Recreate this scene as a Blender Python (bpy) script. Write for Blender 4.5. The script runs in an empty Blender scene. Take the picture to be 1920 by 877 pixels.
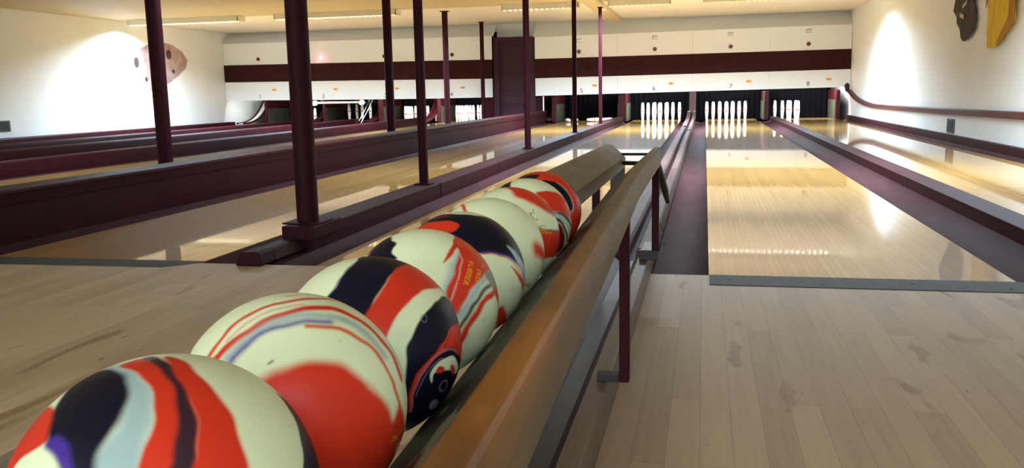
import bpy, bmesh, math, random
import numpy as np
from mathutils import Vector, Matrix
random.seed(7); np.random.seed(7)
C = bpy.context.scene.collection
S = bpy.context.scene
PI = math.pi
# ------------------------------------------------------------------ camera
EYE = (0.0, 0.0, 0.715)
YAW, PITCH, ROLL, FPX = 0.2162611857800715, -0.16044129762957285, -0.020046859207144045, 1649.41
cy_, sy_, cp_, sp_, cr_, sr_ = math.cos(YAW), math.sin(YAW), math.cos(PITCH), math.sin(PITCH), math.cos(ROLL), math.sin(ROLL)
fwd = Vector((-sy_*cp_, cy_*cp_, sp_)); rgt = Vector((cy_, sy_, 0)); upv = rgt.cross(fwd)
r2 = rgt*cr_ + upv*sr_; u2 = upv*cr_ - rgt*sr_
cam = bpy.data.objects.new('camera', bpy.data.cameras.new('camera')); C.objects.link(cam)
cam.matrix_world = Matrix(((r2.x, u2.x, -fwd.x, EYE[0]), (r2.y, u2.y, -fwd.y, EYE[1]), (r2.z, u2.z, -fwd.z, EYE[2]), (0, 0, 0, 1)))
cam.data.sensor_fit = 'HORIZONTAL'; cam.data.sensor_width = 36.0
cam.data.lens = FPX/1920*36.0; cam.data.clip_start = 0.01; cam.data.clip_end = 100
S.camera = cam
# ------------------------------------------------------------------ view, world
S.view_settings.view_transform = 'Standard'; S.view_settings.look = 'None'
S.view_settings.exposure = 0.30; S.view_settings.gamma = 1.0; S.view_settings.use_curve_mapping = False
W = bpy.data.worlds.new('world'); S.world = W; W.use_nodes = True
W.node_tree.nodes['Background'].inputs[0].default_value = (0.8, 0.85, 1, 1)
W.node_tree.nodes['Background'].inputs[1].default_value = 0.0

def lamp(name, kind, loc, energy, color, size=None, rot=(0, 0, 0), **kw):
    d = bpy.data.lights.new(name, kind); d.energy = energy; d.color = color
    if kind == 'AREA':
        d.shape = 'RECTANGLE'; d.size, d.size_y = size
    for k, v in kw.items(): setattr(d, k, v)
    o = bpy.data.objects.new(name, d); C.objects.link(o); o.location = loc; o.rotation_euler = rot
    return o
P_MID = 165.0
P_FIX, P_NEAR, P_BACK, P_PIT = 310.0, 96.0, 60.0, 46.0
COOL = (0.60, 0.81, 1.0); WARM = (1.0, 0.86, 0.66)
# two strip lamps over the approach, behind the camera, and an unseen broad area light for soft light from the rear
for x in (-7.5, -3.0, 1.2):
    lamp('approach_lamp', 'AREA', (x, -2.2, 2.18), P_NEAR, COOL, (2.3, 0.3))
lamp('rear_soft_light', 'AREA', (-3.0, -4.85, 1.35), P_BACK*3, (0.72, 0.88, 1.0), (7.0, 1.1), (PI/2, 0, 0))

# ------------------------------------------------------------------ materials
def mat(name, col=(.5, .5, .5), rough=.5, metal=0, emit=None, estr=0, coat=0, spec=.5):
    m = bpy.data.materials.new(name); m.use_nodes = True
    b = m.node_tree.nodes['Principled BSDF']
    b.inputs['Base Color'].default_value = (*col, 1); b.inputs['Roughness'].default_value = rough
    b.inputs['Metallic'].default_value = metal; b.inputs['Coat Weight'].default_value = coat
    b.inputs['Specular IOR Level'].default_value = spec
    if emit: b.inputs['Emission Color'].default_value = (*emit, 1); b.inputs['Emission Strength'].default_value = estr
    return m
def N(m, t, **kw):
    n = m.node_tree.nodes.new(t)
    for k, v in kw.items(): setattr(n, k, v)
    return n
def LK(m, a, b): m.node_tree.links.new(a, b)
def bsdf(m): return m.node_tree.nodes['Principled BSDF']
def coords(m, scale, kind='Object'):
    t = N(m, 'ShaderNodeTexCoord'); mp = N(m, 'ShaderNodeMapping'); mp.inputs['Scale'].default_value = scale
    LK(m, t.outputs[kind], mp.inputs[0]); return mp.outputs[0]
def wpos(m, scale):
    t = N(m, 'ShaderNodeNewGeometry'); mp = N(m, 'ShaderNodeMapping'); mp.inputs['Scale'].default_value = scale
    LK(m, t.outputs['Position'], mp.inputs[0]); return mp.outputs[0]
def noise(m, vec, scale, detail=3, rough=.5, dist=0):
    n = N(m, 'ShaderNodeTexNoise'); n.inputs['Scale'].default_value = scale; n.inputs['Detail'].default_value = detail
    n.inputs['Roughness'].default_value = rough; n.inputs['Distortion'].default_value = dist
    LK(m, vec, n.inputs['Vector']); return n.outputs['Fac']
def ramp(m, fac, stops):
    r = N(m, 'ShaderNodeValToRGB'); e = r.color_ramp.elements
    while len(e) < len(stops): e.new(.5)
    for i, (p, c) in enumerate(stops): e[i].position = p; e[i].color = (*c, 1) if len(c) == 3 else c
    LK(m, fac, r.inputs[0]); return r.outputs[0]
def mix(m, fac, a, b, mode='MIX'):
    n = N(m, 'ShaderNodeMix', data_type='RGBA', blend_type=mode)
    for s, v in ((n.inputs[0], fac), (n.inputs[6], a), (n.inputs[7], b)):
        if isinstance(v, (int, float)): s.default_value = v
        elif isinstance(v, tuple): s.default_value = (*v, 1)
        else: LK(m, v, s)
    return n.outputs[2]
def bump(m, h, strength=.2, dist=.002):
    b = N(m, 'ShaderNodeBump'); b.inputs['Strength'].default_value = strength; b.inputs['Distance'].default_value = dist
    LK(m, h, b.inputs['Height']); LK(m, b.outputs[0], bsdf(m).inputs['Normal'])
def mottled(name, c1, c2, rough=.5, scale=6, stretch=(1, 1, 1), b=.1, coat=0, spec=.5, detail=4):
    m = mat(name, c1, rough, coat=coat, spec=spec); v = wpos(m, stretch)
    f = noise(m, v, scale, detail, .6)
    LK(m, ramp(m, f, [(.3, c1), (.7, c2)]), bsdf(m).inputs['Base Color'])
    if b: bump(m, f, b, .003)
    return m
def planks(name, c1, c2, seam, width, length, rough, coat, grain=.5, stains=False, bs=.1, mortar=.001):
    m = mat(name, c1, rough, coat=coat)
    g = N(m, 'ShaderNodeNewGeometry'); sx = N(m, 'ShaderNodeSeparateXYZ'); LK(m, g.outputs['Position'], sx.inputs[0])
    cx = N(m, 'ShaderNodeCombineXYZ'); LK(m, sx.outputs['Y'], cx.inputs['X']); LK(m, sx.outputs['X'], cx.inputs['Y'])
    br = N(m, 'ShaderNodeTexBrick'); LK(m, cx.outputs[0], br.inputs['Vector'])
    br.offset = .37; br.inputs['Scale'].default_value = 1; br.inputs['Brick Width'].default_value = length
    br.inputs['Row Height'].default_value = width; br.inputs['Mortar Size'].default_value = mortar
    br.inputs['Mortar Smooth'].default_value = .3; br.inputs['Bias'].default_value = 0
    br.inputs['Color1'].default_value = (*c1, 1); br.inputs['Color2'].default_value = (*c2, 1); br.inputs['Mortar'].default_value = (*seam, 1)
    gr = noise(m, wpos(m, (60, 2.2, 1)), 1.2, 4, .6)
    col = mix(m, grain, br.outputs['Color'], ramp(m, gr, [(.25, (.62, .58, .52)), (.75, (1, 1, 1))]), 'MULTIPLY')
    big = noise(m, wpos(m, (1, .5, 1)), 1.3, 3, .5)
    col = mix(m, .5, col, ramp(m, big, [(.3, (.80, .77, .72)), (.7, (1, 1, 1))]), 'MULTIPLY')
    if stains:
        st = noise(m, wpos(m, (5.5, 1.7, 1)), 1.25, 2, .45, .6)
        col = mix(m, .75, col, ramp(m, st, [(.66, (1, 1, 1)), (.705, (.62, .50, .38))]), 'MULTIPLY')
        st2 = noise(m, wpos(m, (24, 9, 1)), 1.0, 2, .5)
        col = mix(m, .8, col, ramp(m, st2, [(.72, (1, 1, 1)), (.76, (.55, .45, .35))]), 'MULTIPLY')
        # long dark wear marks at fixed spots of the floor
        for (px, py, w, l, s) in ((.115, 2.43, .019, .14, .55), (.225, 2.12, .018, .13, .35), (.60, 2.52, .022, .11, .6)):
            mp = N(m, 'ShaderNodeMapping', vector_type='TEXTURE'); mp.inputs['Location'].default_value = (px, py, 0); mp.inputs['Scale'].default_value = (w, l, 1)
            nz = N(m, 'ShaderNodeTexNoise'); nz.inputs['Scale'].default_value = 14; LK(m, g.outputs['Position'], nz.inputs['Vector'])
            ad = N(m, 'ShaderNodeVectorMath', operation='MULTIPLY_ADD'); ad.inputs[1].default_value = (.05, .12, 0)
            LK(m, nz.outputs['Color'], ad.inputs[0]); LK(m, g.outputs['Position'], ad.inputs[2]); LK(m, ad.outputs[0], mp.inputs[0])
            gt = N(m, 'ShaderNodeTexGradient', gradient_type='SPHERICAL'); LK(m, mp.outputs[0], gt.inputs[0])
            col = mix(m, s, col, ramp(m, gt.outputs['Fac'], [(.02, (1, 1, 1)), (.22, (.55, .44, .34))]), 'MULTIPLY')
    LK(m, col, bsdf(m).inputs['Base Color'])
    if bs:
        h = noise(m, wpos(m, (30, 3, 1)), 2.0, 3, .5); bump(m, h, bs, .001)
    return m
M = {}
M['floor'] = planks('maple_floor', (.66, .48, .295), (.52, .365, .215), (.38, .25, .14), .066, 1.0, .56, .0, .45, True, .15, .0007)
M['lane'] = planks('lane_boards', (.64, .35, .10), (.54, .28, .075), (.27, .13, .035), .0262, 2.4, .4, 1.0, .3, False, .05, .0009)
bsdf(M['lane']).inputs['Coat Roughness'].default_value = .025
bsdf(M['lane']).inputs['Coat IOR'].default_value = 1.6; bsdf(M['lane']).inputs['Specular IOR Level'].default_value = .2
cb = N(M['lane'], 'ShaderNodeBump'); cb.inputs['Strength'].default_value = .03; cb.inputs['Distance'].default_value = .001
LK(M['lane'], noise(M['lane'], wpos(M['lane'], (38, 60, 1)), 1.0, 2, .6), cb.inputs['Height']); LK(M['lane'], cb.outputs[0], bsdf(M['lane']).inputs['Coat Normal'])
M['maroon'] = mottled('maroon_paint', (.036, .005, .008), (.046, .008, .011), .5, 5, b=.05, spec=.13)
M['maroon_dark'] = mottled('dark_maroon_paint', (.028, .003, .006), (.036, .005, .008), .55, 5, b=.05, spec=.09)
M['stripe'] = mottled('stripe_paint', (.032, .007, .008), (.04, .010, .010), .7, 5, b=.0, spec=.1)
M['gutter'] = mottled('gutter_paint', (.047, .018, .019), (.066, .028, .030), .6, 4, (2, .6, 1), b=.0, spec=.03)
M['curb_top'] = mottled('curb_paint', (.043, .015, .017), (.060, .023, .026), .55, 6, (1, .5, 1), b=.0, spec=.08)
M['track'] = mottled('track_wood', (.10, .058, .054), (.14, .085, .077), .5, 6, (6, .5, 1), b=.1)
M['white'] = mottled('white_wall_paint', (.77, .80, .80), (.81, .84, .84), .55, 2.5, b=.03)
M['mask'] = mottled('white_panel_paint', (.76, .775, .765), (.79, .805, .795), .45, 2, b=.02)
M['ceiling'] = mottled('ceiling_paint', (.49, .405, .23), (.53, .445, .265), .6, 1.5, b=.03)
M['maroon_rail'] = mottled('rail_paint', (.075, .018, .017), (.095, .026, .023), .5, 5, b=.05, spec=.25)
M['ceiling_far'] = mottled('ceiling_lit_tone', (.70, .68, .60), (.74, .72, .65), .6, 1.5, b=.0)  # far ceiling's brighter lit tone put into its colour, for whiter bounce
M['black'] = mat('black_curtain', (.0015, .0015, .003), .9, spec=.1)
M['steel'] = mottled('grey_steel_strip', (.060, .058, .052), (.085, .082, .074), .6, 8, (3, 1, 1), b=.05, spec=.12)
M['pin'] = mat('pin_white', (.86, .88, .84), .3, coat=.3)
M['red'] = mat('pin_red', (.45, .03, .03), .4)
bsdf(M['track']).inputs['Specular IOR Level'].default_value = .1
M['grey_green'] = mottled('kickback_pad', (.035, .04, .028), (.06, .065, .045), .6, 8, spec=.15)
M['orange'] = mat('orange_decal', (.72, .30, .02), .5)
M['ink'] = mat('black_ink', (.03, .03, .035), .6)
M['lens_red'] = mat('red_lens', (.12, .008, .01), .25)
M['lens_lit'] = mat('red_lens_lit', (.8, .1, .15), .3, emit=(1, .12, .2), estr=6)
M['lens_core'] = mat('lit_bulb', (.9, .8, .8), .3, emit=(1, .75, .8), estr=14)
M['chrome'] = mat('chrome', (.45, .5, .55), .4, metal=1)
M['vent'] = mat('vent_grey', (.08, .085, .08), .5)
M['vent_dark'] = mat('vent_slot', (.01, .01, .01), .7)
M['fixture'] = mat('fixture_enamel', (.74, .72, .56), .4)
M['tube'] = mat('lit_tube', (1, 1, 1), .4, emit=(1, .98, .88), estr=9)
M['rod'] = mat('dark_rod', (.03, .02, .02), .4, metal=.3)
M['door_paint'] = mottled('door_paint', (.040, .011, .020), (.050, .015, .026), .5, 4, b=.03, spec=.2)

def rail_wood(name):
    m = mat(name, (.2, .12, .07), .48, spec=.35)
    f = noise(m, wpos(m, (40, 3, 30)), 1.4, 4, .6)
    base = ramp(m, f, [(.25, (.070, .046, .026)), (.5, (.115, .080, .048)), (.8, (.17, .120, .078))])
    # worn, orange varnish on the rounded top close to the bowler
    at = N(m, 'ShaderNodeVertexColor'); at.layer_name = 'wear'
    sp = N(m, 'ShaderNodeSeparateColor'); LK(m, at.outputs['Color'], sp.inputs[0])
    patch = noise(m, wpos(m, (14, 5, 10)), 1.5, 3, .55)
    ora = ramp(m, patch, [(.3, (.17, .062, .014)), (.55, (.36, .125, .018)), (.75, (.42, .16, .03))])
    mm = N(m, 'ShaderNodeMath', operation='MULTIPLY'); LK(m, sp.outputs[0], mm.inputs[0])
    LK(m, ramp(m, patch, [(.18, (.35, .35, .35)), (.42, (1, 1, 1))]), mm.inputs[1])
    col = mix(m, mm.outputs[0], base, ora)
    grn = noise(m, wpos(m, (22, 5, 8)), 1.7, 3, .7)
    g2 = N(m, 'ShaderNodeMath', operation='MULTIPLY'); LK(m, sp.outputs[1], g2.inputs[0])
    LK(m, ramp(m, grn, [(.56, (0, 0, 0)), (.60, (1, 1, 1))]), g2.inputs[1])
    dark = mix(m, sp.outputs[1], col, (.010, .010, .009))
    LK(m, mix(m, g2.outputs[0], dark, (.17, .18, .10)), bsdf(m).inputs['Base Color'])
    bump(m, noise(m, wpos(m, (80, 6, 60)), 1.5, 3, .6), .25, .001)
    return m
M['rail'] = rail_wood('worn_rail_wood')
M['rail_far'] = mottled('grey_worn_wood', (.13, .10, .065), (.24, .19, .13), .55, 5, (8, 1, 8), b=.1)
M['beam_dark'] = mottled('grimy_dark_wood', (.012, .008, .010), (.04, .028, .034), .45, 9, (3, 1, 1), b=.2)
M['beam_wood'] = mottled('brown_board', (.10, .062, .045), (.16, .11, .08), .42, 5, (20, 1, 10), b=.1)
m = mat('ball_rubber', (.8, .8, .7), .38, spec=.14)
a = N(m, 'ShaderNodeVertexColor'); a.layer_name = 'col'
sc = noise(m, coords(m, (1, 1, 1)), 60, 3, .7); sc2 = noise(m, coords(m, (1, 1, 1)), 9, 3, .6)
c_ = mix(m, .5, a.outputs['Color'], ramp(m, sc2, [(.3, (.86, .86, .80)), (.7, (1, 1, 1))]), 'MULTIPLY')
c_ = mix(m, .55, c_, ramp(m, sc, [(.26, (.45, .45, .38)), (.33, (1, 1, 1))]), 'MULTIPLY')
LK(m, c_, bsdf(m).inputs['Base Color']); M['ball'] = m

# ------------------------------------------------------------------ object helpers
def tag(o, label=None, cat=None, group=None, kind=None):
    if label: o['label'] = label
    if cat: o['category'] = cat
    if group: o['group'] = group
    if kind: o['kind'] = kind
    return o
def thing(name, label, cat, loc=(0, 0, 0), group=None, kind=None):
    o = bpy.data.objects.new(name, None); C.objects.link(o); o.location = loc; o.empty_display_size = .05
    return tag(o, label, cat, group, kind)
class MB:
    def __init__(s): s.v = []; s.f = []
    def add(s, vs, fs):
        n = len(s.v); s.v += [tuple(v) for v in vs]; s.f += [tuple(i+n for i in f) for f in fs]; return s
    def box(s, x0, x1, y0, y1, z0, z1):
        return s.add([(x, y, z) for x in (x0, x1) for y in (y0, y1) for z in (z0, z1)],
                     [(0, 1, 3, 2), (4, 6, 7, 5), (0, 4, 5, 1), (2, 3, 7, 6), (0, 2, 6, 4), (1, 5, 7, 3)])
    def prismY(s, prof, ys, off=lambda y: (0, 0), caps=True):
        """closed XZ profile (counter-clockwise) swept through the given y stations"""
        n = len(prof); vs = []; fs = []
        for y in ys:
            dx, dz = off(y); vs += [(x+dx, y, z+dz) for x, z in prof]
        for k in range(len(ys)-1):
            for i in range(n):
                j = (i+1) % n; fs.append((k*n+i, (k+1)*n+i, (k+1)*n+j, k*n+j))
        if caps: fs.append(tuple(range(n))); fs.append(tuple(reversed(range((len(ys)-1)*n, len(ys)*n))))
        return s.add(vs, fs)
    def prismX(s, prof, x0, x1):
        n = len(prof)
        vs = [(x0, y, z) for y, z in prof]+[(x1, y, z) for y, z in prof]
        fs = [(i, (i+1) % n, n+(i+1) % n, n+i) for i in range(n)]+[tuple(reversed(range(n))), tuple(range(n, 2*n))]
        return s.add(vs, fs)
    def tube(s, pts, r, n=12, caps=True):
        pts = [Vector(p) for p in pts]; rr = r if isinstance(r, (list, tuple)) else [r]*len(pts); vs = []; fs = []
        for k, p in enumerate(pts):
            t = (pts[min(k+1, len(pts)-1)]-pts[max(k-1, 0)]).normalized()
            a = t.orthogonal().normalized() if k == 0 else (a0 - t*a0.dot(t)).normalized()
            a0 = a; b = t.cross(a)
            vs += [p+(a*math.cos(q)+b*math.sin(q))*rr[k] for q in [2*PI*i/n for i in range(n)]]
        for k in range(len(pts)-1):
            for i in range(n): j = (i+1) % n; fs.append((k*n+i, k*n+j, (k+1)*n+j, (k+1)*n+i))
        if caps: fs.append(tuple(reversed(range(n)))); fs.append(tuple(range((len(pts)-1)*n, len(pts)*n)))
        return s.add(vs, fs)
    def lathe(s, prof, n=24, c=(0, 0, 0)):
        vs = []; fs = []
        for r, z in prof: vs += [(c[0]+r*math.cos(2*PI*i/n), c[1]+r*math.sin(2*PI*i/n), c[2]+z) for i in range(n)]
        for k in range(len(prof)-1):
            for i in range(n): j = (i+1) % n; fs.append((k*n+i, k*n+j, (k+1)*n+j, (k+1)*n+i))
        fs.append(tuple(reversed(range(n)))); fs.append(tuple(range((len(prof)-1)*n, len(prof)*n)))
        return s.add(vs, fs)
    def build(s, name, m, parent=None, smooth=False, bevel=0, seg=2, origin=None):
        me = bpy.data.meshes.new(name)
        vs = s.v
        if origin: vs = [(x-origin[0], y-origin[1], z-origin[2]) for x, y, z in vs]
        me.from_pydata(vs, [], s.f); me.materials.append(m)
        bm = bmesh.new(); bm.from_mesh(me); bmesh.ops.recalc_face_normals(bm, faces=bm.faces); bm.to_mesh(me); bm.free()
        o = bpy.data.objects.new(name, me); C.objects.link(o)
        if origin: o.location = origin
        if smooth:
            me.polygons.foreach_set('use_smooth', [True]*len(me.polygons))
            if smooth != 'all':
                es = o.modifiers.new('split', 'EDGE_SPLIT'); es.split_angle = math.radians(28)
        if bevel:
            b = o.modifiers.new('bevel', 'BEVEL'); b.width = bevel; b.segments = seg; b.limit_method = 'ANGLE'; b.angle_limit = math.radians(40)
        if parent:
            o.parent = parent
            if parent.type == 'EMPTY' or origin is None: o.matrix_parent_inverse = Matrix.Translation(-wloc(parent))
        return o
def wloc(o):
    v = Vector(o.location)
    if o.parent: v = v + wloc(o.parent) - wloc(o.parent)
    return v
def box(*a): return MB().box(*a)
def struct(o): o['kind'] = 'structure'; return o
def text_mb(txt, size, extrude=.0015):
    cu = bpy.data.curves.new('t', 'FONT'); cu.body = txt; cu.size = size; cu.extrude = extrude; cu.align_x = 'CENTER'; cu.align_y = 'CENTER'
    o = bpy.data.objects.new('t', cu); C.objects.link(o)
    dg = bpy.context.evaluated_depsgraph_get(); me = bpy.data.meshes.new_from_object(o.evaluated_get(dg))
    v = [tuple(p.co) for p in me.vertices]; f = [tuple(p.vertices) for p in me.polygons]
    bpy.data.objects.remove(o); bpy.data.curves.remove(cu); bpy.data.meshes.remove(me)
    return v, f
def lerp(tab, x):
    if x <= tab[0][0]: return tab[0][1]
    for (a, b), (c, d) in zip(tab, tab[1:]):
        if x <= c: return b+(d-b)*(x-a)/(c-a)
    return tab[-1][1]
# ------------------------------------------------------------------ room shell
XL, XR, YB, YF, ZC = -11.5, 3.0, -5.0, 22.9, 2.26
FOUL = 3.41
struct(box(XL-.1, XR+.1, YB, FOUL-.0, -.14, -.0).build('floor', M['floor']))
struct(box(XL-.1, XR+.1, FOUL, YF+.1, -.16, -.08).build('trim_1', M['black']))            # sub-floor below the gutters
struct(box(XL-.1, XR+.1, YB-.1, 16.10, ZC, ZC+.1).build('ceiling', M['ceiling']))
struct(box(XL-.1, XR+.1, 16.10, YF+.1, ZC+.001, ZC+.1).build('ceiling', M['ceiling_far']))
struct(box(XL-.12, XL, YB-.1, YF+.1, -.14, ZC).build('wall_left', M['white']))
struct(box(XR, XR+.12, YB-.1, YF+.1, -.14, ZC).build('wall_right', M['white']))
struct(box(XL-.1, XR+.1, YB-.1, YB, -.14, ZC).build('wall_rear', M['white']))
struct(box(XL, XR, YF, YF+.1, -.14, ZC).build('wall_far', M['black']))
# ceiling beam running above the post row
struct(box(-2.08, -1.80, 4.0, 19.9, ZC-.075, ZC).build('trim_2', M['ceiling'], bevel=.004))

# ------------------------------------------------------------------ lanes
PLACE = {1: 'the lane against the left wall', 2: 'the lane with the lowered pin table', 3: 'the third lane from the left wall', 4: 'the lane just left of the door',
         5: 'the lane with the fallen pins', 6: 'the lane left of the ball return track', 7: 'the lane right of the ball return track', 8: 'the lane along the right wall'}
LANES = {n: -3.24+(n-5)*1.6325 for n in (5, 6, 7, 8)}
LANES.update({4: -6.30, 3: -7.92, 2: -9.54, 1: -11.14})
LW = 1.085
WHERE = {1: 'against the far left wall', 2: 'second from the left wall', 3: 'third from the left wall', 4: 'left of the walkway to the maroon door',
         5: 'between the low maroon partition and the post curb', 6: 'right of the post curb and left of the ball rack', 7: 'just right of the ball rack', 8: 'along the right wall'}
for n, x in LANES.items():
    o = box(x, x+LW, FOUL, 20.95 if n > 4 else 22.3, -.07, 0).build('bowling_lane', M['lane'])
    tag(o, 'glossy narrow-board wooden bowling lane '+WHERE[n], 'bowling lane', 'bowling lanes')
# steel foul strips
o = box(.027, 2.75, 3.235, FOUL, -.004, .003).build('foul_line_strip', M['steel']); tag(o, 'grey steel foul line strip across the front of the right lanes', 'foul line')
for k, sx in enumerate((.10, .43, .74, 1.05)):
    scr = MB().lathe([(.006, 0), (.006, .0012), (.003, .0016)], 10, (sx, 3.33 - (k % 2)*.05, .003)); scr.build('screw', M['vent_dark'], o)
mb = MB().add([(-6.6, 3.20, 0), (-2.27, 3.30, 0), (-2.13, FOUL+.03, 0), (-6.6, FOUL, 0), (-6.6, 3.20, .003), (-2.27, 3.30, .003), (-2.13, FOUL+.03, .003), (-6.6, FOUL, .003)],
              [(3, 2, 1, 0), (4, 5, 6, 7), (0, 1, 5, 4), (1, 2, 6, 5), (2, 3, 7, 6), (3, 0, 4, 7)])
tag(mb.build('foul_line_strip', M['steel']), 'dark grey steel foul line strip across the front of the left lanes', 'foul line')

# gutters: shallow concave troughs
def gutter(x0, x1, label, y0=FOUL+.02, y1=20.0, depth=.045):
    n = 14; top = [(x0+(x1-x0)*i/n, -.004-depth*math.sin(PI*i/n)**.8) for i in range(n+1)]
    prof = top+[(x1, -.075), (x0, -.075)]
    o = MB().prismY(prof, [y0, 8, 14, y1]).build('gutter', M['gutter'], smooth=True)
    return tag(o, label, 'gutter', 'lane gutters')
gutter(LANES[7]+LW+.001, 1.39, 'purple-maroon gutter between the lane right of the ball rack and its low curb')
gutter(1.541, 1.656, 'narrow gutter on the left side of the lane by the right wall')
gutter(LANES[8]+LW+.001, 2.93, 'maroon gutter between the rightmost lane and the right wall curb')
gutter(-.19, .023, 'wide purple-grey gutter between the ball rack and the lane to its right', 3.39)
gutter(LANES[6]+LW+.001, -.37, 'gutter on the left side of the ball return track')
gutter(-1.785, LANES[6]-.001, 'purple gutter right of the post curb', 3.47)
gutter(LANES[5]+LW+.001, -1.957, 'gutter left of the post curb', 3.44)
gutter(-3.455, LANES[5]-.001, 'maroon gutter at the foot of the low maroon partition', 3.40)
gutter(LANES[4]+LW+.001, -5.02, 'gutter on the right side of the lane left of the walkway')
for n, w in ((4, 'fourth'), (3, 'third'), (2, 'second')):
    gutter(LANES[n]-.17, LANES[n]-.001, 'gutter along the left side of the %s lane from the left wall' % w)
    gutter(LANES[n-1]+LW+.001, LANES[n-1]+LW+.16, 'gutter along the right side of the %s lane from the left wall' % {4: 'third', 3: 'second', 2: 'first'}[n])

# dividers and curbs
def divider(x0, x1, z1, y0, y1, label, m='curb_top', r=.02, name='lane_divider'):
    o = box(x0, x1, y0, y1, -.07, z1).build(name, M[m], bevel=r, seg=4)
    for p in o.data.polygons: p.use_smooth = False
    return tag(o, label, 'lane divider')
def curb(x0, x1, zt, y0, y1, label, r=.012, name='lane_curb'):
    """painted curb: dark sides, lighter top board"""
    t = thing(name, label, 'lane divider', ((x0+x1)/2, y0, 0))
    box(x0, x1, y0, y1, -.07, zt-.012).build('side_board', M['maroon'], t)
    box(x0-.002, x1+.002, y0, y1, zt-.012, zt).build('top_board', M['curb_top'], t, bevel=.004)
    return t
curb(1.392, 1.538, .068, FOUL+.02, 20.0, 'low maroon curb between the two lanes on the right of the rack')
curb(2.934, 2.990, .085, FOUL+.02, 20.0, 'dark maroon curb along the foot of the right wall')
for n, z in ((4, .150), (3, .140), (2, .115)):
    x = LANES[n]-.17
    x0 = LANES[n-1]+LW+.165
    prof = [(x0, -.07), (x, -.07), (x, z-.035), (x-.012, z-.012), (x-.035, z), (x0+.035, z), (x0+.012, z-.012), (x0, z-.035)]
    o = MB().prismY(prof, [3.2, 20.0]).build('lane_divider', M['maroon_dark'], smooth=True)
    tag(o, 'dark maroon round-topped divider on the left of the %s lane from the left wall' % {4: 'fourth', 3: 'third', 2: 'second'}[n], 'lane divider')
o = box(XL+.001, XL+.17, 3.2, 19.98, -.07, .112).build('lane_divider', M['maroon'], bevel=.02); tag(o, 'dark maroon curb at the foot of the left wall', 'lane divider')

# post curb (between lanes five and six)
pc = thing('post_curb', 'low maroon curb carrying the right row of posts', 'lane divider', (-1.87, 3.76, 0))
segs = [(4.10, 5.86, 0), (5.862, 9.45, .004), (9.452, 13.1, -.003), (13.102, 16.6, .003), (16.602, 20.0, .0)]
for y0, y1, dx in segs:
    box(-1.95+dx, -1.79+dx, y0, y1, -.07, .088).build('side_board', M['maroon_dark'], pc)
    box(-1.953+dx, -1.787+dx, y0, y1, .088, .100).build('top_board', M['curb_top'], pc, bevel=.003)
box(-1.935, -1.775, 3.76, 4.10, .045, .112).build('end_block', M['maroon_dark'], pc, bevel=.006)
box(-1.87, -1.789, 3.79, 4.098, -.06, .046).build('end_foot', M['maroon_dark'], pc)
prof = [(-1.955, 0), (-1.835, 0), (-1.85, .058), (-1.925, .058)]
MB().prismY(prof, [3.50, 3.80]).build('nose_beam', M['curb_top'], pc, bevel=.006)
MB().prismY([(x-.004 if x < -1.9 else x+.004, z*1.06) for x, z in prof], [3.36, 3.50]).build('nose_cap', M['maroon_dark'], pc, bevel=.01)
tag(box(-1.95, -1.79, 3.475, 3.758, -.07, -.01).build('curb_base', M['gutter'], pc))
# low partition
pw = thing('low_partition', 'long low maroon partition wall with a cap left of the middle lane', 'partition', (-3.56, 3.0, 0))
box(-3.64, -3.475, 2.0, 19.6, -.07, .245).build('panel', M['maroon_dark'], pw)
box(-3.665, -3.455, 2.0, 19.6, .245, .272).build('cap', M['maroon'], pw, bevel=.008)
MB().prismY([(-3.475, .195), (-3.460, .195), (-3.455, .245), (-3.475, .245)], [2.0, 19.6]).build('moulding', M['maroon_dark'], pw)
# walkway behind it
struct(box(-5.02, -3.64, FOUL, 21.5, -.08, -.001).build('trim_3', M['maroon_dark']))

# ------------------------------------------------------------------ posts
def post(x, y, r, z0, z1, label, group, plate=True):
    t = thing('support_post', label, 'post', (x, y, z0), group)
    MB().tube([(x, y, z0+.004), (x, y, z1-.004)], r, 20).build('pole', M['maroon_dark'], t, smooth=True)
    if plate:
        w = r*1.75
        box(x-w, x+w, y-w, y+w, z0, z0+.008).build('base_plate', M['maroon_dark'], t, bevel=.002)
    box(x-r*1.4, x+r*1.4, y-r*1.4, y+r*1.4, z1-.012, z1).build('top_plate', M['maroon_dark'], t)
zb = ZC-.075
ordB = ['thickest dark maroon post, standing on the front block of the post curb', 'second post from the front of the right row, on the post curb',
        'third post from the front of the right row', 'fourth post from the front of the right row', 'farthest thin post of the right row']
for (y, r, z0), lb in zip([(3.871, .052, .1125), (5.676, .032, .101), (9.308, .034, .105), (12.853, .033, .101), (16.133, .032, .101)], ordB):
    xx = -1.865
    post(xx, y*xx/-1.85, r, z0, zb if y > 4.2 else zb, 'dark maroon round '+lb if 'thickest' not in lb else lb, 'right row of posts')
ordA = ['nearest post of the left row, crossing the wall decal', None, 'second visible post of the left row, well behind the nearest', 'third visible post of the left row', 'farthest post of the left row, beside the maroon door']
for (y, r), lb in zip([(7.33, .068), (10.3, .066), (13.45, .068), (16.67, .056), (19.55, .046)], ordA):
    if lb: post(-4.9, y, r, 0, ZC, 'maroon round '+lb, 'left row of posts')

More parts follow.
